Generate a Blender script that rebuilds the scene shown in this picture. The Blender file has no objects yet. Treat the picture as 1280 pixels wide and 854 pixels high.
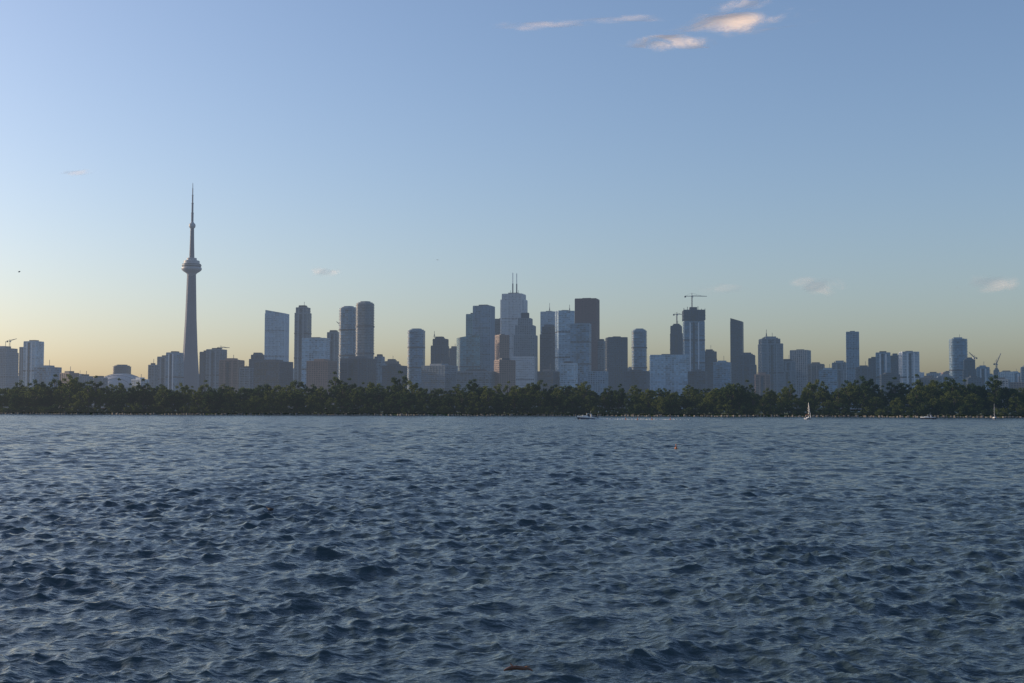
import bpy, math, random
import numpy as np
from mathutils import Matrix, Vector
random.seed(7); rng=np.random.default_rng(11)
scene=bpy.context.scene
COL=scene.collection
# ------------------------------------------------------------ camera
F=1600.0; H=5.5
PITCH=math.atan((509-427)/F); ROLL=math.radians(0.10)
R=(Matrix.Rotation(math.pi/2+PITCH,3,'X') @ Matrix.Rotation(ROLL,3,'Z'))
camd=bpy.data.cameras.new("camera"); cam=bpy.data.objects.new("camera",camd); COL.objects.link(cam)
camd.sensor_width=36; camd.lens=F/1280*36; camd.clip_start=0.5; camd.clip_end=120000
cam.matrix_world=Matrix.Translation((0,0,H)) @ R.to_4x4()
scene.camera=cam
def bearing(px,py,Y):
    d=R @ Vector(((px-640)/F,(427-py)/F,-1)); t=Y/d.y
    return Vector((d.x*t,Y,H+d.z*t))
def onwater(px,py):
    d=R @ Vector(((px-640)/F,(427-py)/F,-1)); t=-H/d.z
    return Vector((d.x*t,d.y*t,0))
# ------------------------------------------------------------ light
SUN_AZ=-70; SUN_EL=14
w=bpy.data.worlds.new("World"); scene.world=w; w.use_nodes=True
nt=w.node_tree; bg=nt.nodes['Background']
sky=nt.nodes.new('ShaderNodeTexSky'); sky.sky_type='NISHITA'; sky.sun_disc=False
sky.sun_elevation=math.radians(SUN_EL); sky.sun_rotation=math.radians(SUN_AZ)
sky.air_density=1.0; sky.dust_density=1.9; sky.ozone_density=2.4; sky.altitude=0
tint=nt.nodes.new('ShaderNodeVectorMath'); tint.operation='MULTIPLY'; tint.inputs[1].default_value=(1.13,1.10,1.19)
nt.links.new(sky.outputs[0],tint.inputs[0]); nt.links.new(tint.outputs[0],bg.inputs[0]); bg.inputs[1].default_value=0.15
sd=bpy.data.lights.new("sun",'SUN'); sd.energy=3.6; sd.angle=math.radians(0.5); sd.color=(1,0.80,0.58)
so=bpy.data.objects.new("sun",sd); COL.objects.link(so)
a=math.radians(SUN_AZ); e=math.radians(SUN_EL)
tosun=Vector((math.sin(a)*math.cos(e),math.cos(a)*math.cos(e),math.sin(e)))
so.rotation_euler=tosun.to_track_quat('Z','Y').to_euler()
scene.view_settings.view_transform='Standard'; scene.view_settings.look='None'; scene.view_settings.exposure=0

# ------------------------------------------------------------ aerial haze painted as emission, mixed into materials by distance from the origin
HZ=bpy.data.node_groups.new('haze_glow','ShaderNodeTree')
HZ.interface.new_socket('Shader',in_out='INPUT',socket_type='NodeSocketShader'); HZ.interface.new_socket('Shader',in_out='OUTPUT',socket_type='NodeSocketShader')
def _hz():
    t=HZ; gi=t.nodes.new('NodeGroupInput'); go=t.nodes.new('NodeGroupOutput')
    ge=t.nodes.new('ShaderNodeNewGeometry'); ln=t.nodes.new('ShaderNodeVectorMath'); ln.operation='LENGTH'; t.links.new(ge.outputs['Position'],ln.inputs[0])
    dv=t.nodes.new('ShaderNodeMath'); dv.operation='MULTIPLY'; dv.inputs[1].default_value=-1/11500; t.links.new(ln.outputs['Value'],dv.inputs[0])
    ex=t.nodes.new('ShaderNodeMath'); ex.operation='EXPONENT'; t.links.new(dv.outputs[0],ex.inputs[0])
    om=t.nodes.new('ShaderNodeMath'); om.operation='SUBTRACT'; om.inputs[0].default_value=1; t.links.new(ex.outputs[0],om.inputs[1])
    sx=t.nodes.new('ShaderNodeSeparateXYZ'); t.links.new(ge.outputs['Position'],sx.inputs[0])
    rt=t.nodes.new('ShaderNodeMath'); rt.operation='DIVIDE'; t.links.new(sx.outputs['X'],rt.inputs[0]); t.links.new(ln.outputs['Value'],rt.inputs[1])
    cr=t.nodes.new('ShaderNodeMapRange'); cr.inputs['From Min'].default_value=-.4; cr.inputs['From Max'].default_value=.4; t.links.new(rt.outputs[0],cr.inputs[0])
    mc=t.nodes.new('ShaderNodeMix'); mc.data_type='RGBA'; mc.inputs[6].default_value=(.30,.335,.40,1); mc.inputs[7].default_value=(.14,.22,.33,1); t.links.new(cr.outputs[0],mc.inputs[0])  # painted air glow colour, brighter toward the sun on the left
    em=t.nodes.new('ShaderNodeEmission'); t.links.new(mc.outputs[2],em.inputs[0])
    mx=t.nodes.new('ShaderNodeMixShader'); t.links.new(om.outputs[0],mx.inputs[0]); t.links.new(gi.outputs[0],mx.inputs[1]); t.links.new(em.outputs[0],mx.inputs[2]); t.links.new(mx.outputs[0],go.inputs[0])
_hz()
def haze(m):  # lays the painted air glow over a material
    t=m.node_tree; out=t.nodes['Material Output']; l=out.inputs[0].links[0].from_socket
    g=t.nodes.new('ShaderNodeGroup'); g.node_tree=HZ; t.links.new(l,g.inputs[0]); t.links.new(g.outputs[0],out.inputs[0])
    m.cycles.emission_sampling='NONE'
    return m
# ------------------------------------------------------------ material helpers
def newmat(name):
    m=bpy.data.materials.new(name); m.use_nodes=True
    return m,m.node_tree,m.node_tree.nodes['Principled BSDF']
def simple(name,col,rough=0.6,metal=0.0,noise=0.15,scale=0.5):
    m,t,b=newmat(name)
    tc=t.nodes.new('ShaderNodeTexCoord'); n=t.nodes.new('ShaderNodeTexNoise'); n.inputs['Scale'].default_value=scale
    n.inputs['Detail'].default_value=3
    r=t.nodes.new('ShaderNodeValToRGB')
    r.color_ramp.elements[0].position=0.3; r.color_ramp.elements[1].position=0.7
    r.color_ramp.elements[0].color=(*[c*(1-noise) for c in col],1); r.color_ramp.elements[1].color=(*[min(1,c*(1+noise)) for c in col],1)
    t.links.new(tc.outputs['Object'],n.inputs['Vector']); t.links.new(n.outputs[0],r.inputs[0]); t.links.new(r.outputs[0],b.inputs['Base Color'])
    b.inputs['Roughness'].default_value=rough; b.inputs['Metallic'].default_value=metal
    return m
def facade(name,col,rough=0.3,var=0.75,spec=0.5,cell=(4.2,4.2,4.0)):
    m,t,b=newmat(name)
    tc=t.nodes.new('ShaderNodeTexCoord'); d=t.nodes.new('ShaderNodeVectorMath'); d.operation='DIVIDE'; d.inputs[1].default_value=cell
    fl=t.nodes.new('ShaderNodeVectorMath'); fl.operation='FLOOR'; t.links.new(tc.outputs['Object'],d.inputs[0]); t.links.new(d.outputs[0],fl.inputs[0])
    acc=None; wn0=None
    for mask,wt in (((1,1,1),.40),((0,0,.5),.32),((.5,.5,0),.28)):
        mk=t.nodes.new('ShaderNodeVectorMath'); mk.operation='MULTIPLY'; mk.inputs[1].default_value=mask; t.links.new(fl.outputs[0],mk.inputs[0])
        f2=t.nodes.new('ShaderNodeVectorMath'); f2.operation='FLOOR'; t.links.new(mk.outputs[0],f2.inputs[0])
        wn=t.nodes.new('ShaderNodeTexWhiteNoise'); wn.noise_dimensions='3D'; t.links.new(f2.outputs[0],wn.inputs['Vector']); wn0=wn0 or wn
        ma=t.nodes.new('ShaderNodeMath'); ma.operation='MULTIPLY_ADD'; ma.inputs[1].default_value=wt; ma.inputs[2].default_value=0; t.links.new(wn.outputs['Value'],ma.inputs[0])
        if acc: t.links.new(acc.outputs[0],ma.inputs[2])
        acc=ma
    r=t.nodes.new('ShaderNodeValToRGB'); r.color_ramp.elements[0].color=(*[c*(1-var) for c in col],1)
    r.color_ramp.elements[0].position=.2; r.color_ramp.elements[1].position=.8
    r.color_ramp.elements[1].color=(*[min(1,c*(1+var)) for c in col],1)
    t.links.new(acc.outputs[0],r.inputs[0]); t.links.new(r.outputs[0],b.inputs['Base Color'])
    rr=t.nodes.new('ShaderNodeMapRange'); rr.inputs['To Min'].default_value=rough*.5; rr.inputs['To Max'].default_value=rough*1.6; t.links.new(wn0.outputs['Value'],rr.inputs[0]); t.links.new(rr.outputs[0],b.inputs['Roughness'])
    b.inputs['Specular IOR Level'].default_value=spec
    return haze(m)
G={ 'blue':facade('glass_blue',(0.07,0.14,0.22),0.22),
    'pale':facade('glass_pale_blue',(0.19,0.29,0.38),0.3,0.55),
    'dark':facade('glass_dark',(0.02,0.032,0.052),0.25),
    'teal':facade('glass_teal',(0.07,0.16,0.20),0.2),
    'grey':facade('windows_grey',(0.06,0.085,0.115),0.35),
    'red':facade('windows_red_granite',(0.06,0.028,0.028),0.4,0.4),
    'brown':facade('windows_brown',(0.09,0.065,0.055),0.4,0.5),
    'white':facade('windows_white_marble',(0.22,0.27,0.32),0.4,0.5)}
W={ 'blue':simple('frame_blue_grey',(0.18,0.26,0.34)),
    'pale':simple('frame_pale',(0.40,0.49,0.58)),
    'dark':simple('frame_dark',(0.045,0.062,0.09)),
    'teal':simple('frame_teal',(0.16,0.26,0.31)),
    'grey':simple('concrete_grey',(0.18,0.215,0.255)),
    'red':simple('granite_red',(0.10,0.045,0.045)),
    'brown':simple('brick_brown',(0.23,0.15,0.12)),
    'white':simple('marble_white',(0.54,0.57,0.61))}
ROOF=simple('roof_gravel',(0.16,0.16,0.17),0.9)
STEEL=simple('steel_painted',(0.10,0.10,0.11),0.5)
MECH=simple('louvres_dark',(0.04,0.045,0.055),0.6)
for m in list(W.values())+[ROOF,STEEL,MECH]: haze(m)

class MB:
    def __init__(s): s.v=[];s.f=[];s.m=[];s.mats=[]
    def mi(s,mat):
        if mat not in s.mats: s.mats.append(mat)
        return s.mats.index(mat)
    def prism(s,poly,z0,z1,mat,topmat=None,ztop=None,taper=None):
        n=len(poly); b=len(s.v); mi=s.mi(mat); mt=s.mi(topmat or mat)
        for x,y in poly: s.v.append((x,y,z0))
        for x,y in poly:
            X,Y=(x*taper,y*taper) if taper is not None else (x,y)
            s.v.append((X,Y,ztop(x,y) if ztop else z1))
        for i in range(n):
            j=(i+1)%n; s.f.append((b+i,b+j,b+n+j,b+n+i)); s.m.append(mi)
        s.f.append(tuple(b+n+i for i in range(n))); s.m.append(mt)
        s.f.append(tuple(b+i for i in reversed(range(n)))); s.m.append(mt)
    def box(s,x0,x1,y0,y1,z0,z1,mat,topmat=None): s.prism([(x0,y0),(x1,y0),(x1,y1),(x0,y1)],z0,z1,mat,topmat)
    def beam(s,p,q,r,mat):
        p=Vector(p);q=Vector(q);d=(q-p).normalized(); u=d.cross(Vector((0,0,1)))
        if u.length<0.01:u=Vector((1,0,0))
        u.normalize(); w_=d.cross(u); b=len(s.v); mi=s.mi(mat)
        for c in (p,q):
            for a_,b_ in((-1,-1),(1,-1),(1,1),(-1,1)): s.v.append(tuple(c+u*a_*r+w_*b_*r))
        for f in ((0,1,5,4),(1,2,6,5),(2,3,7,6),(3,0,4,7),(3,2,1,0),(4,5,6,7)):
            s.f.append(tuple(b+i for i in f)); s.m.append(mi)
    def lathe(s,prof,mat,n=32,cx=0,cy=0):
        b=len(s.v); mi=s.mi(mat)
        for r,z in prof:
            for i in range(n): s.v.append((cx+r*math.cos(2*math.pi*i/n),cy+r*math.sin(2*math.pi*i/n),z))
        for k in range(len(prof)-1):
            for i in range(n):
                j=(i+1)%n; s.f.append((b+k*n+i,b+k*n+j,b+(k+1)*n+j,b+(k+1)*n+i)); s.m.append(mi)
    def obj(s,name,loc=(0,0,0),rz=0,smooth=False,parent=None):
        me=bpy.data.meshes.new(name); me.from_pydata(s.v,[],s.f)
        for m in s.mats: me.materials.append(m)
        me.polygons.foreach_set('material_index',s.m)
        if smooth: me.polygons.foreach_set('use_smooth',[True]*len(s.f))
        me.update(); o=bpy.data.objects.new(name,me); COL.objects.link(o); o.location=loc; o.rotation_euler=(0,0,rz)
        if parent: o.parent=parent
        return o
def rect(w_,d): return [(-w_/2,-d/2),(w_/2,-d/2),(w_/2,d/2),(-w_/2,d/2)]
def rrect(w_,d,r,n=5):
    p=[]
    for cx,cy,a0 in((w_/2-r,-d/2+r,-90),(w_/2-r,d/2-r,0),(-w_/2+r,d/2-r,90),(-w_/2+r,-d/2+r,180)):
        for i in range(n+1):
            t=math.radians(a0+90*i/n); p.append((cx+r*math.cos(t),cy+r*math.sin(t)))
    return p
def grow(poly,g):
    out=[]
    for x,y in poly:
        l=math.hypot(x,y); out.append((x+g*(1 if x>0 else -1)*min(1,abs(x)/l*1.4),y+g*(1 if y>0 else -1)*min(1,abs(y)/l*1.4)))
    return out
def facade_block(mb,cx,w_,d,z0,z1,key,style,plan='rect',cy=0,ztop=None,mech=True):
    g,wm=G[key],W[key]
    r=min(w_,d)*0.32
    base=rect(w_,d) if plan=='rect' else rrect(w_,d,r)
    off=lambda P:[(x+cx,y+cy) for x,y in P]
    mb.prism(off(base),z0,z1,g,ROOF,ztop=(lambda x,y:ztop((x-cx)/w_)) if ztop else None)
    zt=z1 if not ztop else min(ztop(-.5),ztop(.5))
    if style=='balcony': st,th,pr=3.4,0.9,1.1
    elif style=='stone': st,th,pr=4.0,1.3,0.25
    else: st,th,pr=4.0,0.8,0.2
    z=z0+st; k=0
    while z<zt-1:
        k+=1
        p=pr
        if style=='balcony' and k%2==0: p=pr*0.8
        mb.prism(off(grow(base,p)),z,z+th,wm); z+=st
    if mech and z1-z0>110:
        for fr in (0.52,0.78) if z1-z0>170 else (0.55,):
            zz=z0+(z1-z0)*fr; mb.prism(off(grow(base,0.12+pr)),zz,zz+3,MECH)
    if style=='balcony' and plan=='rect' and w_>22:
        for s_ in (-.22,.2):
            mb.box(cx+s_*w_-1.3,cx+s_*w_+1.3,cy-d/2-1.35,cy-d/2+.05,z0,zt-2,W['white'] if key in('pale','blue','white') else wm)
        mb.box(cx-w_*.04-2.2,cx-w_*.04+2.2,cy-d/2-1.42,cy-d/2+.04,z0,zt-2.5,G['dark'])
    if plan=='rect':
        sp={'stone':4.5,'glass':6.5,'balcony':9,'fins':3.2}[style]; fw={'stone':0.75,'glass':0.25,'balcony':0.5,'fins':0.6}[style]
        pp={'stone':0.5,'glass':0.35,'balcony':0.7,'fins':0.9}[style]
        n=max(2,int(w_/sp))
        for i in range(n+1):
            x=cx-w_/2+w_*i/n; mb.box(x-fw,x+fw,cy-d/2-pp,cy-d/2+0.1,z0,zt,wm)
        n=max(2,int(d/sp))
        for i in range(n+1):
            y=cy-d/2+d*i/n
            mb.box(cx-w_/2-pp,cx-w_/2+0.1,y-fw,y+fw,z0,zt-0.05,wm); mb.box(cx+w_/2-0.1,cx+w_/2+pp,y-fw,y+fw,z0,zt-0.05,wm)
    if not ztop: mb.prism(off(grow(base,0.4)),z1,z1+1.3,wm,ROOF)
def penthouse(mb,w_,d,z,key,h=6):
    mb.box(-w_*0.3,w_*0.25,-d*0.3,d*0.3,z,z+h,W[key] if random.random()<.5 else MECH,ROOF)
    mb.box(w_*0.27,w_*0.37,-d*0.2,d*0.1,z,z+h*0.5,STEEL)
    mb.box(-w_*0.4,-w_*0.33,-d*0.1,d*0.2,z,z+h*0.6,STEEL)
    if random.random()<.6: mb.beam((w_*0.1,0,z+h),(w_*0.1,0,z+h+random.uniform(6,12)),0.35,STEEL)
GB=2.0
def B(name,x0,x1,yt,Y,key='blue',style='glass',plan='rect',top='flat',ratio=0.9,rot=None,steps=None,ph=True):
    th=math.radians(random.choice((-17,-17,-9,-20,-13,-30))+random.uniform(-3,3)) if rot is None else math.radians(rot)
    p0=bearing(x0,yt,Y); p1=bearing(x1,yt,Y); wa=p1.x-p0.x; cx=(p0.x+p1.x)/2
    rel=th+math.atan2(cx,Y)
    w_=wa/(math.cos(rel)+ratio*abs(math.sin(rel))) if plan=='rect' else wa/(1+0.1*abs(math.sin(rel)))
    d=w_*ratio; h=(p0.z+p1.z)/2-GB
    mb=MB()
    if top=='plain':
        facade_block(mb,0,w_,d,0,h-1.3,key,style,plan)
        mb.box(-w_*.2,w_*.2,-d*.2,d*.2,h,h+2,MECH)
    elif top=='flat':
        hh=h-(5 if ph and h>60 else 1.3)
        if h>105 and plan=='rect':
            t1=random.uniform(10,22)
            facade_block(mb,0,w_,d,0,hh-t1,key,style,plan)
            facade_block(mb,random.choice((-1,0,1))*w_*.05,w_*.86,d*.86,hh-t1+1.3,hh-1.3,key,style,plan,mech=False)
        else: facade_block(mb,0,w_,d,0,hh,key,style,plan)
        if ph and h>60: penthouse(mb,w_*.9,d*.9,hh,key,5)
    elif top=='slantR' or top=='slantL':
        s=-1 if top=='slantR' else 1
        facade_block(mb,0,w_,d,0,h,key,style,plan,ztop=lambda u:h-4+s*u*8)
    elif top=='round':
        facade_block(mb,0,w_,d,0,h-6,key,style,plan)
        base=rrect(w_,d,min(w_,d)*0.32) if plan!='rect' else rect(w_,d)
        zz=h-6+1.3
        for s,dz in((0.86,2.4),(0.6,2.3)):
            mb.prism([(x*s,y*s) for x,y in base],zz,zz+dz,W[key],ROOF); zz+=dz
    elif top=='crown':
        facade_block(mb,0,w_*0.94,d*0.94,0,h-30,key,style,plan)
        facade_block(mb,0,w_,d,h-27,h-5,'dark','balcony',plan,mech=False)
        mb.box(-w_*.3,w_*.3,-d*.3,d*.3,h-31,h-26,MECH)
        for i in range(7): mb.box(-w_/2+w_*i/6-.6,-w_/2+w_*i/6+.6,-d/2,-d/2+1,h-5,h+random.uniform(-2,4),STEEL)
        mb.box(-w_*.2,w_*.15,-d*.2,d*.2,h-4,h+3,MECH)
    elif top=='steps':
        for i,(a_,b_,yy,kk) in enumerate(steps):
            z=bearing((x0+x1)/2,yy,Y).z-GB; ww=(b_-a_)*w_; c=(-0.5+(a_+b_)/2)*w_
            facade_block(mb,c,ww,d*(0.7+0.12*i),0,z-1.3,kk,style,plan,cy=-0.0-0.6*i)
            if z>70: mb.box(c-ww*.25,c+ww*.25,-d*.2,d*.2,z,z+3,MECH,ROOF)
    return mb.obj(name,(cx,Y,GB),th), cx,h,w_

OT='office_tower'; AT='apartment_tower'; OB='office_building'; AB='apartment_building'
L=[
 (OB,-12,22,433,2900,'grey','stone'),(AT,24,55,428,3000,'grey','balcony','rect','steps',.8,None,[(0,.55,434,'grey'),(.3,1,427,'pale')]),
 (OB,44,76,457,2700,'blue','glass'),('brick_building',76,98,464,2600,'brown','stone','rect','flat',.9,-30),(OB,98,116,468,2600,'grey','stone'),
 (OB,142,163,456,3300,'dark','glass','round','round'),(AB,186,197,454,2800,'grey','balcony'),(AB,196,230,442,2900,'grey','balcony','rect','steps',.8,None,[(0,.6,446,'grey'),(.5,1,441,'blue')]),
 (AT,249,284,437,2800,'dark','balcony','rect','steps',.8,None,[(0,.45,440,'dark'),(.35,1,437,'grey')]),(AB,275,305,448,2600,'brown','balcony'),
 (AB,300,318,458,2550,'grey','balcony'),(AB,312,334,441,2900,'dark','balcony'),(AB,318,366,450,2500,'dark','glass'),
 (AT,332,361,388,2900,'pale','fins','rect','slantR',.7,-8),(AT,369,389,382,3000,'grey','balcony','rect','flat',.9,-12),
 (OB,378,412,423,2700,'pale','glass','rect','plain',.8,-8),('brick_building',384,421,449,2450,'brown','stone'),(AT,408,427,413,3100,'grey','balcony'),
 (AT,425,446,383,2800,'blue','balcony','round','round'),(AT,446,467,377,2750,'grey','balcony','round','round'),
 (AB,426,470,446,2500,'dark','balcony'),(AB,468,482,443,2800,'blue','balcony'),(AB,478,509,455,2500,'dark','glass'),(AB,480,500,449,3000,'dark','stone'),
 (AT,510,531,411,2900,'blue','glass','round','round'),(AT,539,561,421,2800,'dark','balcony'),(AB,527,572,455,2500,'grey','glass'),
 (AB,561,575,433,3100,'dark','stone'),(OT,571,600,418,2900,'teal','glass','rect','slantL',.8,14),
 (OT,582,619,383,2950,'teal','fins','rect','steps',.8,None,[(0,.55,393,'teal'),(.3,1,383,'blue')]),(AB,571,622,462,2450,'grey','glass'),
 (OT,617,641,399,3100,'dark','glass','rect','plain',.9,-12),(OB,619,636,419,2700,'brown','stone','rect','plain',1.0,26),(OB,618,644,448,2450,'brown','stone','rect','flat',.9,20),
 (OT,676,697,390,3100,'pale','fins','rect','plain',.9,-14),(OT,675,699,406,2900,'dark','glass'),(OT,694,718,389,2800,'pale','glass','rect','plain',.8,12),(OT,713,739,405,2700,'blue','glass','rect','plain',.9,-10),
 (OT,719,749,374,3000,'red','fins','rect','plain',.9,-14),(OB,700,722,452,2450,'pale','glass'),(OB,745,759,424,3000,'grey','glass'),
 (OB,757,784,422,2700,'dark','stone','rect','plain',.9,9),(AT,790,808,411,2900,'blue','balcony','round','round'),
 (OB,812,861,444,2600,'pale','glass','rect','plain',.5,-4),(AB,780,812,462,2500,'dark','glass'),
 (AT,838,854,405,3000,'dark','balcony'),(AT,853,881,386,2850,'blue','balcony','rect','crown',.9,-3),
 (AB,878,896,437,2900,'dark','glass'),(AB,892,914,451,2700,'blue','glass'),(AT,913,929,398,2900,'dark','glass','rect','slantR',.9),
 (AB,923,945,441,2700,'dark','balcony'),(AT,948,978,421,2800,'grey','balcony','rect','flat',.9,0),(AB,975,994,449,2800,'grey','balcony'),
 (OB,988,1013,438,2900,'grey','stone','rect','plain',.9,-28),(AB,1010,1030,453,2700,'dark','balcony'),(AB,1024,1046,460,2600,'blue','glass'),(AB,1040,1060,451,3000,'grey','balcony'),
 (AT,1058,1073,415,2900,'blue','fins','rect','plain',.9,-14),(AB,1070,1090,457,2700,'dark','balcony'),(AB,1086,1112,446,2750,'blue','balcony','rect','steps',.8,None,[(0,.5,448,'dark'),(.35,1,441,'blue')]),
 (OT,1113,1125,442,2900,'dark','glass'),(AT,1124,1148,440,2700,'white','balcony','rect','plain',.9,-3),(AB,1150,1173,470,2500,'dark','balcony'),
 (AT,1187,1208,422,2800,'blue','balcony','round','flat'),(AB,1204,1219,447,2750,'dark','balcony'),(AB,1221,1236,457,2800,'blue','balcony'),
 (AB,1240,1262,472,2500,'grey','stone'),(OB,1262,1283,478,2500,'brown','stone'),(OT,1276,1290,457,3000,'grey','glass'),
 (AB,118,134,470,2700,'grey','balcony'),(AB,165,186,472,2600,'white','glass'),(AB,672,700,462,2450,'dark','glass'),(AB,735,760,462,2480,'blue','stone'),(AB,860,884,462,2480,'dark','glass'),(AB,944,962,466,2500,'brown','balcony'),
 (AB,1172,1190,468,2600,'grey','balcony'),(AB,1208,1226,470,2600,'dark','stone'),(OB,1100,1124,466,2500,'dark','glass'),
]
for t in L:
    kw=dict(zip(['key','style','plan','top','ratio','rot','steps'],t[5:])); 
    B(t[0],t[1],t[2],t[3],t[4]+random.uniform(-4,4),**kw)
# marble bank tower with twin masts
o,cx,h,w_=B(OT,625,660,368,3050,'white','fins','rect','steps',.9,-14,[(0,1,375,'white'),(.08,.92,368,'white')])
mm=MB(); 
for px,yt in ((641,341),(646,342)):
    p=bearing(px,yt,3050); x=p.x-cx; zt=p.z-GB
    mm.prism([(x-1.2,-1.2),(x+1.2,-1.2),(x+1.2,1.2),(x-1.2,1.2)],h-1,h+(zt-h)*0.5,STEEL)
    mm.prism([(x-.7,-.7),(x+.7,-.7),(x+.7,.7),(x-.7,.7)],h+(zt-h)*0.5,zt,W['white'])
for dx in(-9,6,10): mm.beam((dx,3,h),(dx,3,h+10),0.3,STEEL)
mm.obj('antenna_masts',(0,0,0),0,parent=o)
# stepped granite tower (setback crown)
mb=MB(); Y=2850; c=bearing(656,450,Y).x; S=Y/F
zt=lambda y:bearing(656,y,Y).z-GB
for a_,b_,yy,kk in ((641,671,447,'white'),(643,671,420,'grey'),(645,669,408,'grey'),(648,665,399,'grey'),(652,661,392,'dark')):
    ww=(b_-a_)*S*0.93; facade_block(mb,((a_+b_)/2-656)*S,ww,ww*0.95,0,zt(yy),kk,'stone')
mb.obj(OT,(c,Y,GB),math.radians(-10))
# antennas on a few roofs
for px,y0,y1,Y in ((687,390,379,3100),(712,389,381,2800),(958,421,412,2800),(543,421,414,2800)):
    p=bearing(px,y0,Y); q=bearing(px,y1,Y); mb=MB(); mb.prism([(-.8,-.8),(.8,-.8),(.8,.8),(-.8,.8)],-2,(q.z-p.z)*.5,STEEL); mb.prism([(-.4,-.4),(.4,-.4),(.4,.4),(-.4,.4)],(q.z-p.z)*.5,q.z-p.z,STEEL)
    for s in(-1,1): mb.beam((s*3,0,-2),(0,0,(q.z-p.z)*.45),0.15,STEEL)
    mb.obj('roof_antenna',p)
# low rise background
x=-40
while x<1320:
    wpx=random.uniform(7,22); yt=random.uniform(457,478) if 190<x<1120 else random.uniform(460,480)
    if not (112<x+wpx and x<186): B(random.choice(['low_rise_building','warehouse_building',AB]),x,x+wpx,yt,random.uniform(3150,3500),random.choice(['grey','brown','dark','blue','white','grey','blue']),random.choice(['stone','glass','balcony']),ratio=.8)
    x+=wpx*random.uniform(.55,1.0)
# ------------------------------------------------------------ communications tower
def comm_tower():
    Y=3117; base=bearing(237,509,Y); mb=MB()
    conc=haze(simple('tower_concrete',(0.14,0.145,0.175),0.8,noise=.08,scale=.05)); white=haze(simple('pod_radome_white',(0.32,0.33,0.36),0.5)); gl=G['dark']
    prof=[(0,31),(30,27),(80,22.0),(140,17.5),(220,13.5),(300,11),(338,10)]
    for k in range(3):
        A=math.radians(90+k*120+12); dx,dy=math.cos(A),math.sin(A); nx,ny=-dy,dx
        b=len(mb.v); mi=mb.mi(conc)
        for z,r in prof:
            hw=2.6+r*0.10; ri=1.0
            for rr,ss in((ri,-1.6),(r,-1),(r,1),(ri,1.6)):
                mb.v.append((dx*rr+nx*hw*ss,dy*rr+ny*hw*ss,z))
        for i in range(len(prof)-1):
            for j in range(3):
                q=b+i*4+j; mb.f.append((q,q+1,q+5,q+4)); mb.m.append(mi)
    mb.lathe([(13,0),(9.5,80),(8,200),(7,338)],conc,6)
    mb.lathe([(8,324),(13,331),(20.5,336),(23.6,339.0),(24.4,342),(23.6,345),(21,346)],white,48)
    mb.lathe([(21,346),(21.6,346.5),(21.6,349)],gl,48)
    mb.lathe([(21.6,349),(23.6,349.3),(23.6,350.8),(22,351)],white,48)
    mb.lathe([(22,351),(22,353.5)],gl,48)
    mb.lathe([(22,353.5),(21,354.2),(19,354.6),(19,361),(16.5,362),(12,363),(12,368),(6,369)],white,48)
    for i in range(24):
        A=i*math.pi/12; mb.beam((22.1*math.cos(A),22.1*math.sin(A),346),(22.1*math.cos(A),22.1*math.sin(A),353.6),0.25,STEEL)
    mb.lathe([(7.2,338),(6.4,370),(5.2,410),(4.6,443)],conc,6)
    mb.lathe([(4.6,441),(7.2,444),(7.8,446),(7.8,450),(6.8,452.5),(4,455),(3,458)],white,32)
    mb.lathe([(2.9,455),(2.9,478),(3.3,478),(3.3,480),(2.3,480.2),(2.3,502),(2.8,502),(2.8,504),(1.7,504.2),(1.7,522),(2.1,522),(2.1,523.5),(1.2,524),(1.2,540),(0.8,540.5),(0.6,553),(0,553.3)],conc,12)
    mb.obj('communications_tower',(base.x,Y,GB-2))
comm_tower()
# stadium dome
mb=MB(); Y=3000; c=bearing(152,480,Y); rx=56; zb=48; zt_=bearing(150,467,Y).z-GB
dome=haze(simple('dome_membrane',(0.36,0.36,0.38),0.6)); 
mb.lathe([(rx+4,0),(rx+4,zb-6),(rx+1,zb-6),(rx+1,zb)],W['grey'],48)
mb.lathe([(rx*math.cos(t),zb+(zt_-zb)*math.sin(t)) for t in [i*math.pi/2/12 for i in range(13)]],dome,48)
for k in range(-3,4):
    y=k*rx*.27; rr=math.sqrt(rx*rx-y*y)
    P=[(rr*math.cos(t),y,zb+(zt_-zb)*math.sqrt(max(0,1-((rr*math.cos(t))**2+y*y)/rx**2))+.5) for t in [i*math.pi/14 for i in range(15)]]
    for p,q in zip(P,P[1:]): mb.beam(p,q,0.6,W['grey'])
mb.obj('stadium_dome',(c.x,Y,GB))
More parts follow.
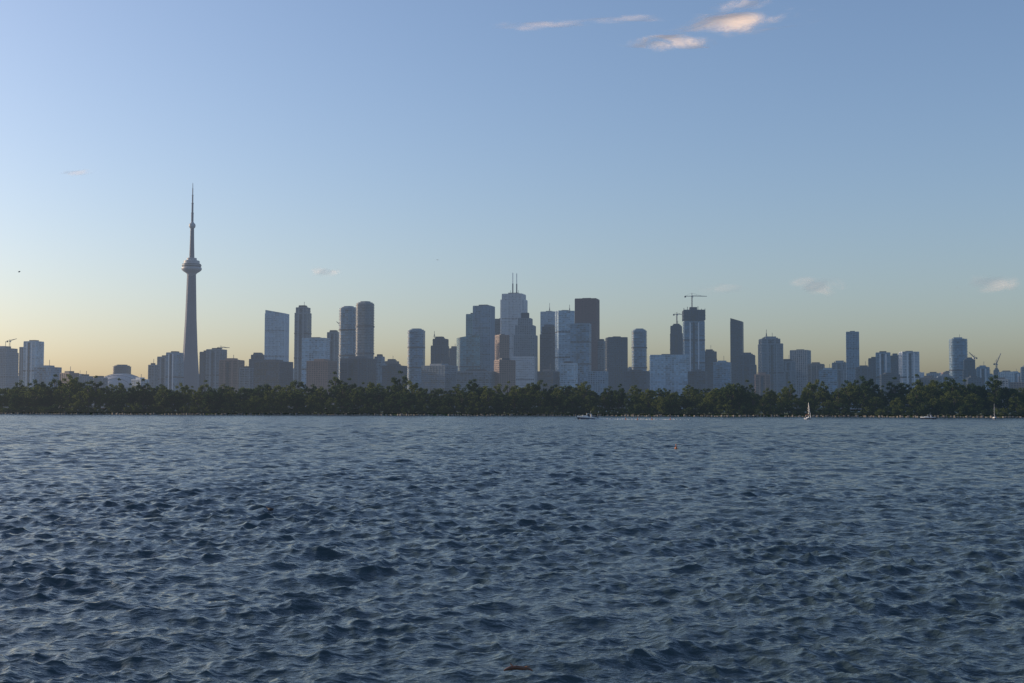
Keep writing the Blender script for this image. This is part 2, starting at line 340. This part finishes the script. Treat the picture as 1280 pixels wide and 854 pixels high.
# ------------------------------------------------------------ tower cranes
def crane(px,ybase,ytop,Y,jib=26,cj=9,ang=0,luff=0):
    b=bearing(px,ybase,Y); t=bearing(px,ytop,Y); h=t.z-b.z; mb=MB(); s=1.0
    for sx in(-s,s):
        for sy in(-s,s): mb.beam((sx,sy,-8),(sx,sy,h*.8),0.28,STEEL)
    z=-8
    while z<h*.8-2:
        for sx in(-s,s): mb.beam((sx,-s,z),(sx,s,z+2.5),.15,STEEL)
        for sy in(-s,s): mb.beam((-s,sy,z),(s,sy,z+2.5),.15,STEEL)
        z+=2.5
    zj=h*.8; mb.box(-1.4,1.4,-1.4,1.4,zj,zj+1.5,STEEL); mb.box(1.4,3.0,-1.2,1.2,zj-1,zj+1.5,W['white'])
    e=(jib*math.cos(luff),0,zj+1.5+jib*math.sin(luff)); n=10
    for sy in(-.7,.7): mb.beam((0,sy,zj+1.5),(e[0],sy,e[2]),.35,STEEL)
    mb.beam((0,0,zj+3),(e[0],0,e[2]+.3),.3,STEEL)
    for i in range(n):
        u=i/n; v=(i+.5)/n; mb.beam((e[0]*u,-.7,zj+1.5+(e[2]-zj-1.5)*u),(e[0]*v,0,zj+3+(e[2]-zj-2.7)*v),.15,STEEL)
    mb.beam((-cj,0,zj+1.5),(0,0,zj+1.5),.6,STEEL); mb.box(-cj-1,-cj+2.5,-1,1,zj-1.5,zj+1.8,MECH)
    mb.beam((0,0,zj),(0,0,h+1),.45,STEEL); mb.beam((0,0,h+1),(e[0]*.7,0,zj+2+(e[2]-zj-1.5)*.7),.13,STEEL); mb.beam((0,0,h+1),(-cj,0,zj+2),.13,STEEL)
    mb.obj('tower_crane',(b.x,Y,b.z),math.radians(ang))
crane(865,388,367,2850,34,16,5); crane(846,405,391,3000,14,8,10)
crane(1246,478,450,2800,26,7,25,math.radians(60)); crane(1218,460,445,2900,18,7,200,math.radians(40))
crane(12,436,425,2900,16,6,20,math.radians(20)); crane(276,446,433,2700,18,7,10); crane(425,415,405,3000,12,6,160,math.radians(40))
# ------------------------------------------------------------ land
def sheet(name,pts,mat,z):
    me=bpy.data.meshes.new(name); me.from_pydata([(x,y,z) for x,y in pts],[],[tuple(range(len(pts)))]); me.materials.append(mat)
    o=bpy.data.objects.new(name,me); COL.objects.link(o); return o
sheet('city_ground',[(-30000,2300),(30000,2300),(60000,60000),(-60000,60000)],simple('asphalt_and_lots',(0.08,0.08,0.085),.9,scale=.02),GB)
def shoreY(x): return 800-0.27*x+6*math.sin(x*.013+1)+3*math.sin(x*.041)+1.5*math.sin(x*.13)
grassm=simple('island_grass',(0.045,0.075,0.025),.95,noise=.4,scale=.05)
v=[];f=[]; xs=list(range(-1500,1501,6))
for x in xs:
    s=shoreY(x)
    for dy,z in((-3,-1.0),(0,0.35),(6,1.1),(30,1.5),(240,1.5),(260,-1)): v.append((x,s+dy,z+ (random.uniform(-.15,.15) if 0<=dy<10 else 0)))
for i in range(len(xs)-1):
    for j in range(5): a_=i*6+j; f.append((a_,a_+6,a_+7,a_+1))
me=bpy.data.meshes.new('island_ground'); me.from_pydata(v,[],f); me.materials.append(grassm); COL.objects.link(bpy.data.objects.new('island_ground',me))
stone=simple('armour_stone',(0.21,0.19,0.17),.85,noise=.4,scale=.6)
mb=MB(); x=-560
while x<480:
    s=shoreY(x); w_=random.uniform(1.0,2.6)
    if random.random()<.93:
        hh=random.uniform(.5,1.15); d=random.uniform(1,2)
        P=[(x+w_*.6*math.cos(t)*random.uniform(.8,1.1),s-1+d*.7*math.sin(t)*random.uniform(.8,1.1)) for t in [i*math.pi/3+.3 for i in range(6)]]
        b=len(mb.v); mb.prism(P,-.6,hh,stone); 
        for k in range(6,12):
            vx,vy,vz=mb.v[b+k]; mb.v[b+k]=(vx+(x-vx)*.3,vy+(s-1-vy)*.3,vz+random.uniform(-.2,.2))
    x+=w_*.85
mb.obj('stone_breakwater')
# ------------------------------------------------------------ trees
leafm,t,b=newmat('foliage')
tc=t.nodes.new('ShaderNodeTexCoord'); oi=t.nodes.new('ShaderNodeObjectInfo'); n=t.nodes.new('ShaderNodeTexNoise'); n.inputs['Scale'].default_value=.45; n.inputs['Detail'].default_value=2
t.links.new(tc.outputs['Object'],n.inputs['Vector'])
ad=t.nodes.new('ShaderNodeMath'); ad.operation='ADD'; t.links.new(n.outputs[0],ad.inputs[0]); 
ml=t.nodes.new('ShaderNodeMath'); ml.operation='MULTIPLY_ADD'; ml.inputs[1].default_value=.6; ml.inputs[2].default_value=-.3
t.links.new(oi.outputs['Random'],ml.inputs[0]); t.links.new(ml.outputs[0],ad.inputs[1])
r=t.nodes.new('ShaderNodeValToRGB'); r.color_ramp.elements[0].position=.25; r.color_ramp.elements[0].color=(.026,.052,.018,1); r.color_ramp.elements[1].position=.8; r.color_ramp.elements[1].color=(.11,.13,.03,1)
t.links.new(ad.outputs[0],r.inputs[0]); t.links.new(r.outputs[0],b.inputs['Base Color']); b.inputs['Roughness'].default_value=.8; b.inputs['Specular IOR Level'].default_value=.12
tr=t.nodes.new('ShaderNodeBsdfTranslucent'); t.links.new(r.outputs[0],tr.inputs[0]); mx=t.nodes.new('ShaderNodeMixShader'); mx.inputs[0].default_value=.45
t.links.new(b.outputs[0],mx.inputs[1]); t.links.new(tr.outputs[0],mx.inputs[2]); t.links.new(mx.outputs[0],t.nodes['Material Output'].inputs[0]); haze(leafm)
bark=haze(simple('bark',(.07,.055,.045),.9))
def tree_mesh(seed,Ht,Wd,low,ncl,npc,leaf):
    g=np.random.default_rng(seed); mb=MB()
    mb.lathe([(Ht*.03,-.5),(Ht*.022,Ht*.12),(Ht*.016,Ht*.4),(Ht*.006,Ht*.85)],bark,8)
    cl=[]
    while len(cl)<ncl:
        u=g.uniform(-1,1,3)
        if (u**2).sum()>1: continue
        if (u**2).sum()<.15 and g.random()<.6: continue
        z=low+(Ht-low)*(u[2]*.5+.5); cl.append(np.array([u[0]*Wd*(1.05-.25*u[2]),u[1]*Wd,z]))
    for c in cl[:16]:
        s=Vector((0,0,max(Ht*.12,c[2]*.5))); mb.beam(s,s+(Vector(c)-s)*.9,Ht*.005,bark)
    nb=len(mb.v)
    C=np.array(cl); rad=g.uniform(.9,2.0,ncl)*(Wd/6.0)**.5
    N=ncl*npc; d=g.normal(size=(N,3)); d/=np.linalg.norm(d,axis=1)[:,None]; rr=np.repeat(rad,npc)*g.uniform(.35,1.05,N)
    P=np.repeat(C,npc,axis=0)+d*rr[:,None]*np.array([1,1,.75])
    a1=g.normal(size=(N,3)); a1/=np.linalg.norm(a1,axis=1)[:,None]; a2=np.cross(a1,g.normal(size=(N,3))); a2/=np.linalg.norm(a2,axis=1)[:,None]
    sz=g.uniform(.6,1.3,N)[:,None]*leaf
    Q=np.stack([P-a1*sz,P-a2*sz*.6,P+a1*sz,P+a2*sz*.6],1).reshape(-1,3)
    mb.v.extend(map(tuple,Q.tolist())); mi=mb.mi(leafm)
    mb.f.extend([(nb+4*i,nb+4*i+1,nb+4*i+2,nb+4*i+3) for i in range(N)]); mb.m.extend([mi]*N)
    me=bpy.data.meshes.new('tree_mesh'); me.from_pydata(mb.v,[],mb.f)
    for m in mb.mats: me.materials.append(m)
    me.polygons.foreach_set('material_index',mb.m); me.update(); return me
TM=[tree_mesh(1,18,6.5,2.5,60,60,.46),tree_mesh(2,16,7.5,2,65,60,.46),tree_mesh(3,20,5.5,3,60,55,.46),tree_mesh(4,15,5.5,1.5,50,60,.44),tree_mesh(5,21,7,4,75,55,.48),tree_mesh(6,17,4.5,2,42,60,.44),tree_mesh(10,22,4.2,5,45,60,.44)]
SM=[tree_mesh(7,4.5,3.0,.3,24,50,.3),tree_mesh(8,6,3.2,.4,26,50,.32),tree_mesh(9,3.2,3.6,.2,24,45,.28)]
tl=bpy.data.objects.new('distant_tree_line',None); COL.objects.link(tl)
def put(me,x,y,s,nm):
    o=bpy.data.objects.new(nm,me); COL.objects.link(o); o.parent=tl; o.location=(x,y,1.0); o.rotation_euler=(0,0,random.uniform(0,6.28)); o.scale=(s*random.uniform(.9,1.15),s*random.uniform(.9,1.15),s*random.uniform(.92,1.08))
for dy,st,s0 in((14,8,.82),(38,8,.97),(75,8.5,1.08)):
    x=-560
    while x<480:
        k=.95+.09*math.sin(x*.021+dy*.05)+.05*math.sin(x*.057+dy)+(.06 if x<-60 else 0)
        put(random.choice(TM),x+random.uniform(-2,2),shoreY(x)+dy+random.uniform(-6,6),s0*k*random.uniform(.80,1.12),'tree'); x+=st*random.uniform(.65,1.3)
x=-560
while x<480:
    put(random.choice(SM),x,shoreY(x)+random.uniform(4,9),random.uniform(.7,1.25),'shrub'); x+=random.uniform(2,4.6)
# ------------------------------------------------------------ water
def water():
    rad=[0.5,3,6,9,12]
    rr=14.0
    while rr<1300: rad.append(rr); rr*=1.0024 if rr<280 else 1.0040
    rad+= [1500,1900,2400,4000,9000,20000,60000]
    rad=np.array(rad)
    th=np.concatenate([np.radians(np.linspace(-88,-27.5,50)),np.radians(np.linspace(-27,27,1100)),np.radians(np.linspace(27.5,88,50))])
    nr,ntn=len(rad),len(th); print('grid',nr,ntn)
    Rr,T=np.meshgrid(rad,th,indexing='ij'); X=(Rr*np.sin(T)).ravel().astype(np.float32); Yv=(Rr*np.cos(T)).ravel().astype(np.float32)
    dr=np.gradient(rad); dr=np.maximum(dr,rad*(54/1100*math.pi/180))
    DR=np.repeat(dr,ntn).astype(np.float32)
    Z=np.zeros_like(X); DX=np.zeros_like(X); DY=np.zeros_like(X)
    N=165; g=np.random.default_rng(23)
    lam=np.exp(np.linspace(math.log(.14),math.log(10.0),N))
    gust=(1+.3*np.sin(X*.031+Yv*.012+1)*np.sin(Yv*.021-X*.008)+.3*np.sin(X*.11+Yv*.05)*np.sin(Yv*.083+2)+.25*np.sin(X*.43+Yv*.2)*np.sin(Yv*.31-X*.1)).astype(np.float32)
    for l in lam:
        k=2*math.pi/l; dirn=math.radians(-90+20+g.normal()*(55 if l<1.0 else 36))
        base=.046 if l<1.0 else (.036 if l<1.9 else (.021 if l<3.5 else .0125))
        st=base*g.uniform(.6,1.3)
        a_=st/k; wgt=np.clip((l/DR-2.2)/2,0,1)
        if l>3: wgt=wgt*(1+1.3*np.clip((Yv-90)/250,0,1))
        if l<2: wgt=wgt*gust
        dx,dy=math.cos(dirn),math.sin(dirn); ph=k*(X*dx+Yv*dy)+g.uniform(0,6.28); s=np.sin(ph); c=np.cos(ph)
        Z+=a_*wgt*c; DX-=dx*a_*wgt*s*.9; DY-=dy*a_*wgt*s*.9
    co=np.stack([X+DX,Yv+DY,Z],1).astype(np.float32)
    me=bpy.data.meshes.new('lake_water'); nv=co.shape[0]; me.vertices.add(nv); me.vertices.foreach_set('co',co.ravel())
    i=np.arange(nr-1)[:,None]*ntn+np.arange(ntn-1)[None,:]; i=i.ravel()
    q=np.stack([i,i+ntn,i+ntn+1,i+1],1)[:, ::-1].astype(np.int32); nf=len(q)
    me.loops.add(nf*4); me.loops.foreach_set('vertex_index',q.ravel()); me.polygons.add(nf); me.polygons.foreach_set('loop_start',np.arange(nf,dtype=np.int32)*4)
    me.polygons.foreach_set('use_smooth',np.ones(nf,dtype=bool)); me.update(calc_edges=True)
    m,t,b=newmat('lake_water')
    b.inputs['Base Color'].default_value=(.036,.058,.064,1); b.inputs['IOR'].default_value=1.333
    tc=t.nodes.new('ShaderNodeTexCoord')
    ln=t.nodes.new('ShaderNodeVectorMath'); ln.operation='LENGTH'; t.links.new(tc.outputs['Object'],ln.inputs[0])
    mr=t.nodes.new('ShaderNodeMapRange'); mr.inputs['From Min'].default_value=40; mr.inputs['From Max'].default_value=500; mr.inputs['To Min'].default_value=.09; mr.inputs['To Max'].default_value=.20
    t.links.new(ln.outputs['Value'],mr.inputs[0]); t.links.new(mr.outputs[0],b.inputs['Roughness'])
    mp=t.nodes.new('ShaderNodeMapping'); mp.inputs['Scale'].default_value=(.7,1.3,1); mp.inputs['Rotation'].default_value=(0,0,.3)
    t.links.new(tc.outputs['Object'],mp.inputs[0])
    prev=None
    for sc,dist,strg,det in((.9,.6,.9,3),(4.5,.07,1.0,3)):
        n1=t.nodes.new('ShaderNodeTexNoise'); n1.inputs['Scale'].default_value=sc; n1.inputs['Detail'].default_value=det; n1.inputs['Distortion'].default_value=.3; t.links.new(mp.outputs[0],n1.inputs[0])
        b1=t.nodes.new('ShaderNodeBump'); b1.inputs['Strength'].default_value=strg; b1.inputs['Distance'].default_value=dist; t.links.new(n1.outputs[0],b1.inputs['Height'])
        if prev: t.links.new(prev.outputs[0],b1.inputs['Normal'])
        else:
            m2=t.nodes.new('ShaderNodeMapRange'); m2.inputs['From Min'].default_value=20; m2.inputs['From Max'].default_value=250; m2.inputs['To Min'].default_value=.2; m2.inputs['To Max'].default_value=1.0
            t.links.new(ln.outputs['Value'],m2.inputs[0]); t.links.new(m2.outputs[0],b1.inputs['Strength'])
        prev=b1
    t.links.new(prev.outputs[0],b.inputs['Normal'])
    me.materials.append(m); o=bpy.data.objects.new('lake_water',me); COL.objects.link(o)
    return o
water()
# ------------------------------------------------------------ boats
gel=simple('gelcoat_white',(.75,.75,.76),.3,noise=.04); navy=simple('hull_stripe_navy',(.03,.04,.08),.3); glassm=simple('windscreen',(.03,.04,.05),.08); redc=simple('sail_cover_red',(.5,.12,.05),.8); alu=simple('mast_aluminium',(.55,.55,.56),.4,.6)
skin=simple('skin',(.45,.28,.2),.6); cloth=simple('clothes',(.08,.10,.2),.8)
def hull(mb,Lh,Bm,fb,mat,draft=.35,sheer=.35,stripe=None):
    n=14; secs=[]
    for i in range(n+1):
        u=i/n; x=-Lh/2+Lh*u; wd=Bm/2*(1-max(0,(u-.45)/.55)**2.2)*(.88+.12*min(1,u*4)); z=fb*(1+sheer*u*u)
        wd=max(wd,.02); rake=.5*max(0,u-.8)*fb*2
        secs.append([(x+rake,-wd,z),(x+rake*.6,-wd*.93,z*.55),(x,-wd*.72,0),(x,0,-draft*(1-.7*u)),(x,wd*.72,0),(x+rake*.6,wd*.93,z*.55),(x+rake,wd,z)])
    b=len(mb.v); mi=mb.mi(mat); ms=mb.mi(stripe or mat)
    for s in secs: mb.v.extend(s)
    for i in range(n):
        for j in range(6):
            q=b+i*7+j; mb.f.append((q,q+7,q+8,q+1)); mb.m.append(ms if j in (1,4) and stripe else mi)
        q=b+i*7; mb.f.append((q,q+6,q+13,q+7)); mb.m.append(mi)
    mb.f.append(tuple(b+j for j in range(7))); mb.m.append(mi)
def motorboat(px,py,Lh,ang,name='motorboat'):
    p=onwater(px,py); mb=MB(); hull(mb,Lh,Lh*.34,Lh*.12,gel,stripe=navy)
    d=Lh*.13; 
    mb.prism([(-.02*Lh,-.12*Lh),(.27*Lh,-.05*Lh),(.27*Lh,.05*Lh),(-.02*Lh,.12*Lh)],d,d+.055*Lh,gel)
    mb.prism([(-.06*Lh,-.12*Lh),(.06*Lh,-.10*Lh),(.06*Lh,.10*Lh),(-.06*Lh,.12*Lh)],d+.05*Lh,d+.12*Lh,glassm,taper=.85)
    mb.box(-.20*Lh,.04*Lh,-.11*Lh,.11*Lh,d+.145*Lh,d+.16*Lh,gel)
    for s in(-1,1):
        mb.beam((-.22*Lh,s*.13*Lh,d-.03*Lh),(-.17*Lh,s*.10*Lh,d+.15*Lh),.03*Lh*.4,gel); mb.beam((.05*Lh,s*.09*Lh,d+.08*Lh),(.0*Lh,s*.10*Lh,d+.15*Lh),.02*Lh*.4,gel)
        for i in range(5): mb.beam((.1*Lh+i*.08*Lh,s*(.14-.028*i)*Lh,d),(.1*Lh+i*.08*Lh,s*(.14-.028*i)*Lh,d+.06*Lh),.02,alu)
        mb.beam((.1*Lh,s*.14*Lh,d+.06*Lh),(.44*Lh,s*.02*Lh,d+.08*Lh),.025,alu)
    mb.beam((-.15*Lh,0,d+.16*Lh),(-.17*Lh,0,d+.30*Lh),.03,alu)
    mb.box(-.46*Lh,-.36*Lh,-.1*Lh,.1*Lh,d-.02*Lh,d+.03*Lh,navy)
    mb.box(-.56*Lh,-.50*Lh,-.03*Lh,.03*Lh,-.02*Lh,d+.03*Lh,navy)
    for sx,sy in((-.08,.04),(-.28,-.05)):
        mb.lathe([(0,d+.0),(.2,d+.1),(.24,d+.55),(.12,d+.68)],cloth,8,sx*Lh,sy*Lh); mb.lathe([(.05,d+.68),(.12,d+.76),(.1,d+.9),(0,d+.95)],skin,8,sx*Lh,sy*Lh)
    o=mb.obj(name,(p.x,p.y,.05),math.radians(ang)); return o,p
o,p=motorboat(734,524.5,9.0,180+8); o.rotation_euler=(0,math.radians(-3),math.radians(188))
motorboat(1160,524,7.0,170)
foam=simple('foam_white',(.55,.58,.60),.8,noise=.2,scale=2)
mb=MB()
for i in range(360):
    u=random.random()**1.6; s=random.choice((-1,1)); x=p.x+3.5+u*42; y=p.y+s*(.4+u*5)+random.gauss(0,.3+u*1.2)
    r_=random.uniform(.12,.42)*(1-.5*u); z=random.uniform(.05,.3)*(1-.3*u)
    mb.lathe([(r_*1.8,z-.3),(r_*1.3,z+r_*.25),(r_*.5,z+r_*.5),(0,z+r_*.55)],foam,6,x,y)
for i in range(60):
    u=random.random(); s=random.choice((-1,1)); x=p.x-3.5+u*7; y=p.y+s*(1.1+.3*u)
    r_=random.uniform(.15,.4); mb.lathe([(r_*1.5,-.1),(r_,r_*.5),(0,r_)],foam,6,x,y)
mb.obj('boat_wake')
def sailboat(px,py,Lh,mast,ang,cover,jr=.11):
    p=onwater(px,py); mb=MB(); hull(mb,Lh,Lh*.32,Lh*.11,gel,stripe=navy); d=Lh*.12
    mb.prism([(-.1*Lh,-.1*Lh),(.22*Lh,-.06*Lh),(.22*Lh,.06*Lh),(-.1*Lh,.1*Lh)],d,d+.06*Lh,gel); mb.box(-.05*Lh,.15*Lh,-.105*Lh,.105*Lh,d+.015*Lh,d+.04*Lh,glassm)
    mb.lathe([(.10,d),(.09,mast*.6),(.06,mast)],alu,8,.1*Lh,0)
    mb.beam((.1*Lh,0,d+1.1),(-.38*Lh,0,d+1.2),.06,alu)
    for i in range(8):
        u=i/7; mb.lathe([(.0,d+1.15),(.2-.1*u,d+1.25),(.16-.08*u,d+1.55-.1*u),(0,d+1.65-.15*u)],cover,8,.08*Lh-u*.44*Lh,0)
    for q in((.5,0),(-.48,0),(.1,.15),(.1,-.15)): mb.beam((q[0]*Lh,q[1]*Lh,d),(.1*Lh,0,mast*.97),.012,STEEL)
    mb.beam((.1*Lh,-.1*Lh,mast*.6),(.1*Lh,.1*Lh,mast*.6),.03,alu)
    mb.beam((.48*Lh,0,d+.2),(.13*Lh,0,mast*.9),jr,gel)
    mb.box(-.5*Lh,-.46*Lh,-.02*Lh,.02*Lh,-.2,d+.2,navy)
    mb.lathe([(0,d),(.22,d+.1),(.24,d+.6),(.12,d+.72)],cloth,8,-.3*Lh,.05*Lh); mb.lathe([(.05,d+.72),(.13,d+.8),(.1,d+.95),(0,d+1)],skin,8,-.3*Lh,.05*Lh)
    mb.obj('sailboat',(p.x,p.y,.05),math.radians(ang))
sailboat(1010,524.3,5.5,8.0,50,redc,.10); sailboat(1243,524,6.0,7.5,250,simple('sail_cover_blue',(.05,.08,.2),.8),.02)
buoym=simple('buoy_orange',(.5,.13,.03),.5)
def buoy(px,py,s=1):
    p=onwater(px,py); mb=MB(); mb.lathe([(0,-.3),(.35,-.2),(.42,.1),(.36,.35),(.12,.5),(.10,1.1),(.16,1.15),(.12,1.35),(0,1.4)],buoym,16); mb.beam((-.2,0,.5),(0,0,1.05),.03,STEEL); mb.beam((.2,0,.5),(0,0,1.05),.03,STEEL)
    o=mb.obj('buoy',p); o.scale=(s,s,s)
buoy(845,561,.45)
for q in(782,797,815,838): buoy(q,525,.8)
p=onwater(648,845); mb=MB(); wood=simple('wet_driftwood',(.14,.065,.035),.3,noise=.5,scale=6)
pts=[(-.30,.0,.02),(-.18,.02,.06),(-.05,.0,.07),(.08,-.02,.06),(.2,.01,.05),(.3,.0,.0)]; rads=[.02,.04,.045,.042,.032,.015]
b0=len(mb.v); mi=mb.mi(wood)
for (x,y,z),r_ in zip(pts,rads):
    for k in range(10):
        A=k*math.pi/5; mb.v.append((x,y+r_*math.cos(A),z+r_*math.sin(A)))
for i in range(5):
    for k in range(10): mb.f.append((b0+i*10+k,b0+i*10+(k+1)%10,b0+(i+1)*10+(k+1)%10,b0+(i+1)*10+k)); mb.m.append(mi)
mb.f.append(tuple(b0+k for k in range(10))); mb.m.append(mi)
mb.beam((-.1,0,.08),(-.16,.05,.15),.010,wood); mb.beam((.1,0,.07),(.17,-.08,.11),.009,wood); mb.beam((.17,-.08,.11),(.22,-.10,.11),.006,wood)
mb.obj('floating_driftwood',(p.x,p.y,.10),.15,smooth=False)
def bird_body(mb,col,L_=.5,head=True):
    mi=mb.mi(col); b0=len(mb.v); prof=[(-.5,.01,.04),(-.38,.10,.03),(-.2,.19,0),(0,.23,0),(.18,.20,.01),(.3,.12,.08),(.36,.09,.16),(.40,.085,.24),(.46,.075,.27),(.52,.02,.26),(.62,.012,.24)]
    for x,r_,z in prof:
        for k in range(10): A=k*math.pi/5; mb.v.append((x*L_,r_*L_*math.cos(A),(z+r_*.85*math.sin(A))*L_))
    for i in range(len(prof)-1):
        for k in range(10): mb.f.append((b0+i*10+k,b0+i*10+(k+1)%10,b0+(i+1)*10+(k+1)%10,b0+(i+1)*10+k)); mb.m.append(mi)
duckm=simple('duck_plumage',(.07,.055,.045),.7,noise=.4,scale=8); gullm=simple('gull_plumage',(.25,.25,.27),.7)
p=onwater(338,639); mb=MB(); bird_body(mb,duckm,.45); mb.obj('duck',(p.x,p.y,.10),2.8,smooth=True)
def gull(px,py,Y,ang,s):
    p=bearing(px,py,Y); mb=MB(); bird_body(mb,gullm,.45*s); mi=mb.mi(gullm)
    for sd_ in(-1,1):
        b0=len(mb.v); st=[(0,.12,-.10,.02),(.28,.16,-.08,.14),(.5,.12,-.10,.12),(.72,.0,-.12,.04)]
        for yy,xf,xb,z in st: mb.v.append((xf*s,sd_*yy*s,z*s)); mb.v.append((xb*s,sd_*yy*s,z*s-.01))
        for i in range(3): mb.f.append((b0+2*i,b0+2*i+1,b0+2*i+3,b0+2*i+2)); mb.m.append(mi)
    mb.obj('gull',p,ang)
gull(24,340,230,.5,1.0); gull(547,325,420,2.5,1.0)
# ------------------------------------------------------------ clouds : thin wisps high up
def cloud(px,py,wpx,hpx,dens,roll=0,seed=0,Y=9000):
    c=bearing(px,py,Y); S=Y/F; W_=wpx*S*.5; H_=hpx*S*.5
    m,t,b=newmat('cloud_wisp'); t.nodes.remove(b)
    tc=t.nodes.new('ShaderNodeTexCoord'); mp=t.nodes.new('ShaderNodeMapping'); mp.inputs['Scale'].default_value=(1/W_,1/H_,1/H_)
    t.links.new(tc.outputs['Object'],mp.inputs[0]); 
    nn=t.nodes.new('ShaderNodeTexNoise'); nn.inputs['Scale'].default_value=1.0; nn.inputs['Detail'].default_value=7; nn.inputs['Roughness'].default_value=.52; nn.inputs['Distortion'].default_value=.5
    mp2=t.nodes.new('ShaderNodeMapping'); mp2.inputs['Scale'].default_value=(2.0/W_,1.0/H_,1.0/H_); mp2.inputs['Location'].default_value=(seed*3.7,seed*1.3,seed)
    t.links.new(tc.outputs['Object'],mp2.inputs[0]); t.links.new(mp2.outputs[0],nn.inputs[0])
    ln=t.nodes.new('ShaderNodeVectorMath'); ln.operation='LENGTH'; t.links.new(mp.outputs[0],ln.inputs[0])
    s1=t.nodes.new('ShaderNodeMath'); s1.operation='SUBTRACT'; s1.inputs[0].default_value=1.0; t.links.new(ln.outputs['Value'],s1.inputs[1])
    s2=t.nodes.new('ShaderNodeMath'); s2.operation='MULTIPLY_ADD'; s2.inputs[1].default_value=1.9; s2.inputs[2].default_value=-1.05; t.links.new(nn.outputs[0],s2.inputs[0])
    s3=t.nodes.new('ShaderNodeMath'); s3.operation='ADD'; t.links.new(s1.outputs[0],s3.inputs[0]); t.links.new(s2.outputs[0],s3.inputs[1])
    mr=t.nodes.new('ShaderNodeMapRange'); mr.interpolation_type='SMOOTHSTEP'; mr.inputs['From Min'].default_value=.0; mr.inputs['From Max'].default_value=.9; mr.inputs['To Max'].default_value=dens
    t.links.new(s3.outputs[0],mr.inputs[0])
    mr2=t.nodes.new('ShaderNodeMapRange'); mr2.inputs['From Min'].default_value=0; mr2.inputs['From Max'].default_value=.3; t.links.new(s1.outputs[0],mr2.inputs[0])
    mm_=t.nodes.new('ShaderNodeMath'); mm_.operation='MULTIPLY'; t.links.new(mr.outputs[0],mm_.inputs[0]); t.links.new(mr2.outputs[0],mm_.inputs[1])
    df=t.nodes.new('ShaderNodeBsdfDiffuse'); df.inputs[0].default_value=(.78,.66,.58,1); tl_=t.nodes.new('ShaderNodeBsdfTranslucent'); tl_.inputs[0].default_value=(.78,.66,.58,1)
    ax=t.nodes.new('ShaderNodeAddShader'); t.links.new(df.outputs[0],ax.inputs[0]); t.links.new(tl_.outputs[0],ax.inputs[1])
    tp=t.nodes.new('ShaderNodeBsdfTransparent'); mx=t.nodes.new('ShaderNodeMixShader'); t.links.new(mm_.outputs[0],mx.inputs[0]); t.links.new(tp.outputs[0],mx.inputs[1]); t.links.new(ax.outputs[0],mx.inputs[2]); t.links.new(mx.outputs[0],t.nodes['Material Output'].inputs[0])
    n=24; v=[];f=[]
    for j in range(n+1):
        for i in range(n+1):
            u=-1+2*i/n; w_=-1+2*j/n; v.append((u*W_,w_*H_,H_*.25*math.sin(u*5+seed)*math.cos(w_*3)))
    for j in range(n):
        for i in range(n): q=j*(n+1)+i; f.append((q,q+1,q+n+2,q+n+1))
    me=bpy.data.meshes.new('cloud'); me.from_pydata(v,[],f); me.materials.append(m); me.polygons.foreach_set('use_smooth',[True]*len(f))
    o=bpy.data.objects.new('cloud',me); COL.objects.link(o); o.location=c
    o.rotation_euler=(Matrix.Rotation(math.radians(72),3,'X')@Matrix.Rotation(math.radians(roll),3,'Z')).to_euler()
cloud(922,27,240,44,1.0,5,21); cloud(838,53,140,32,.95,0,2); cloud(680,31,150,20,.4,2,3); cloud(785,24,140,16,.35,3,4); cloud(930,6,100,24,.4,8,5)
cloud(405,340,50,18,.32,0,6,12000); cloud(1025,357,95,32,.30,0,7,12000); cloud(1243,355,120,32,.28,0,8,12000); cloud(98,216,60,12,.3,0,9); cloud(905,361,90,18,.12,0,10,12000)
print('done')
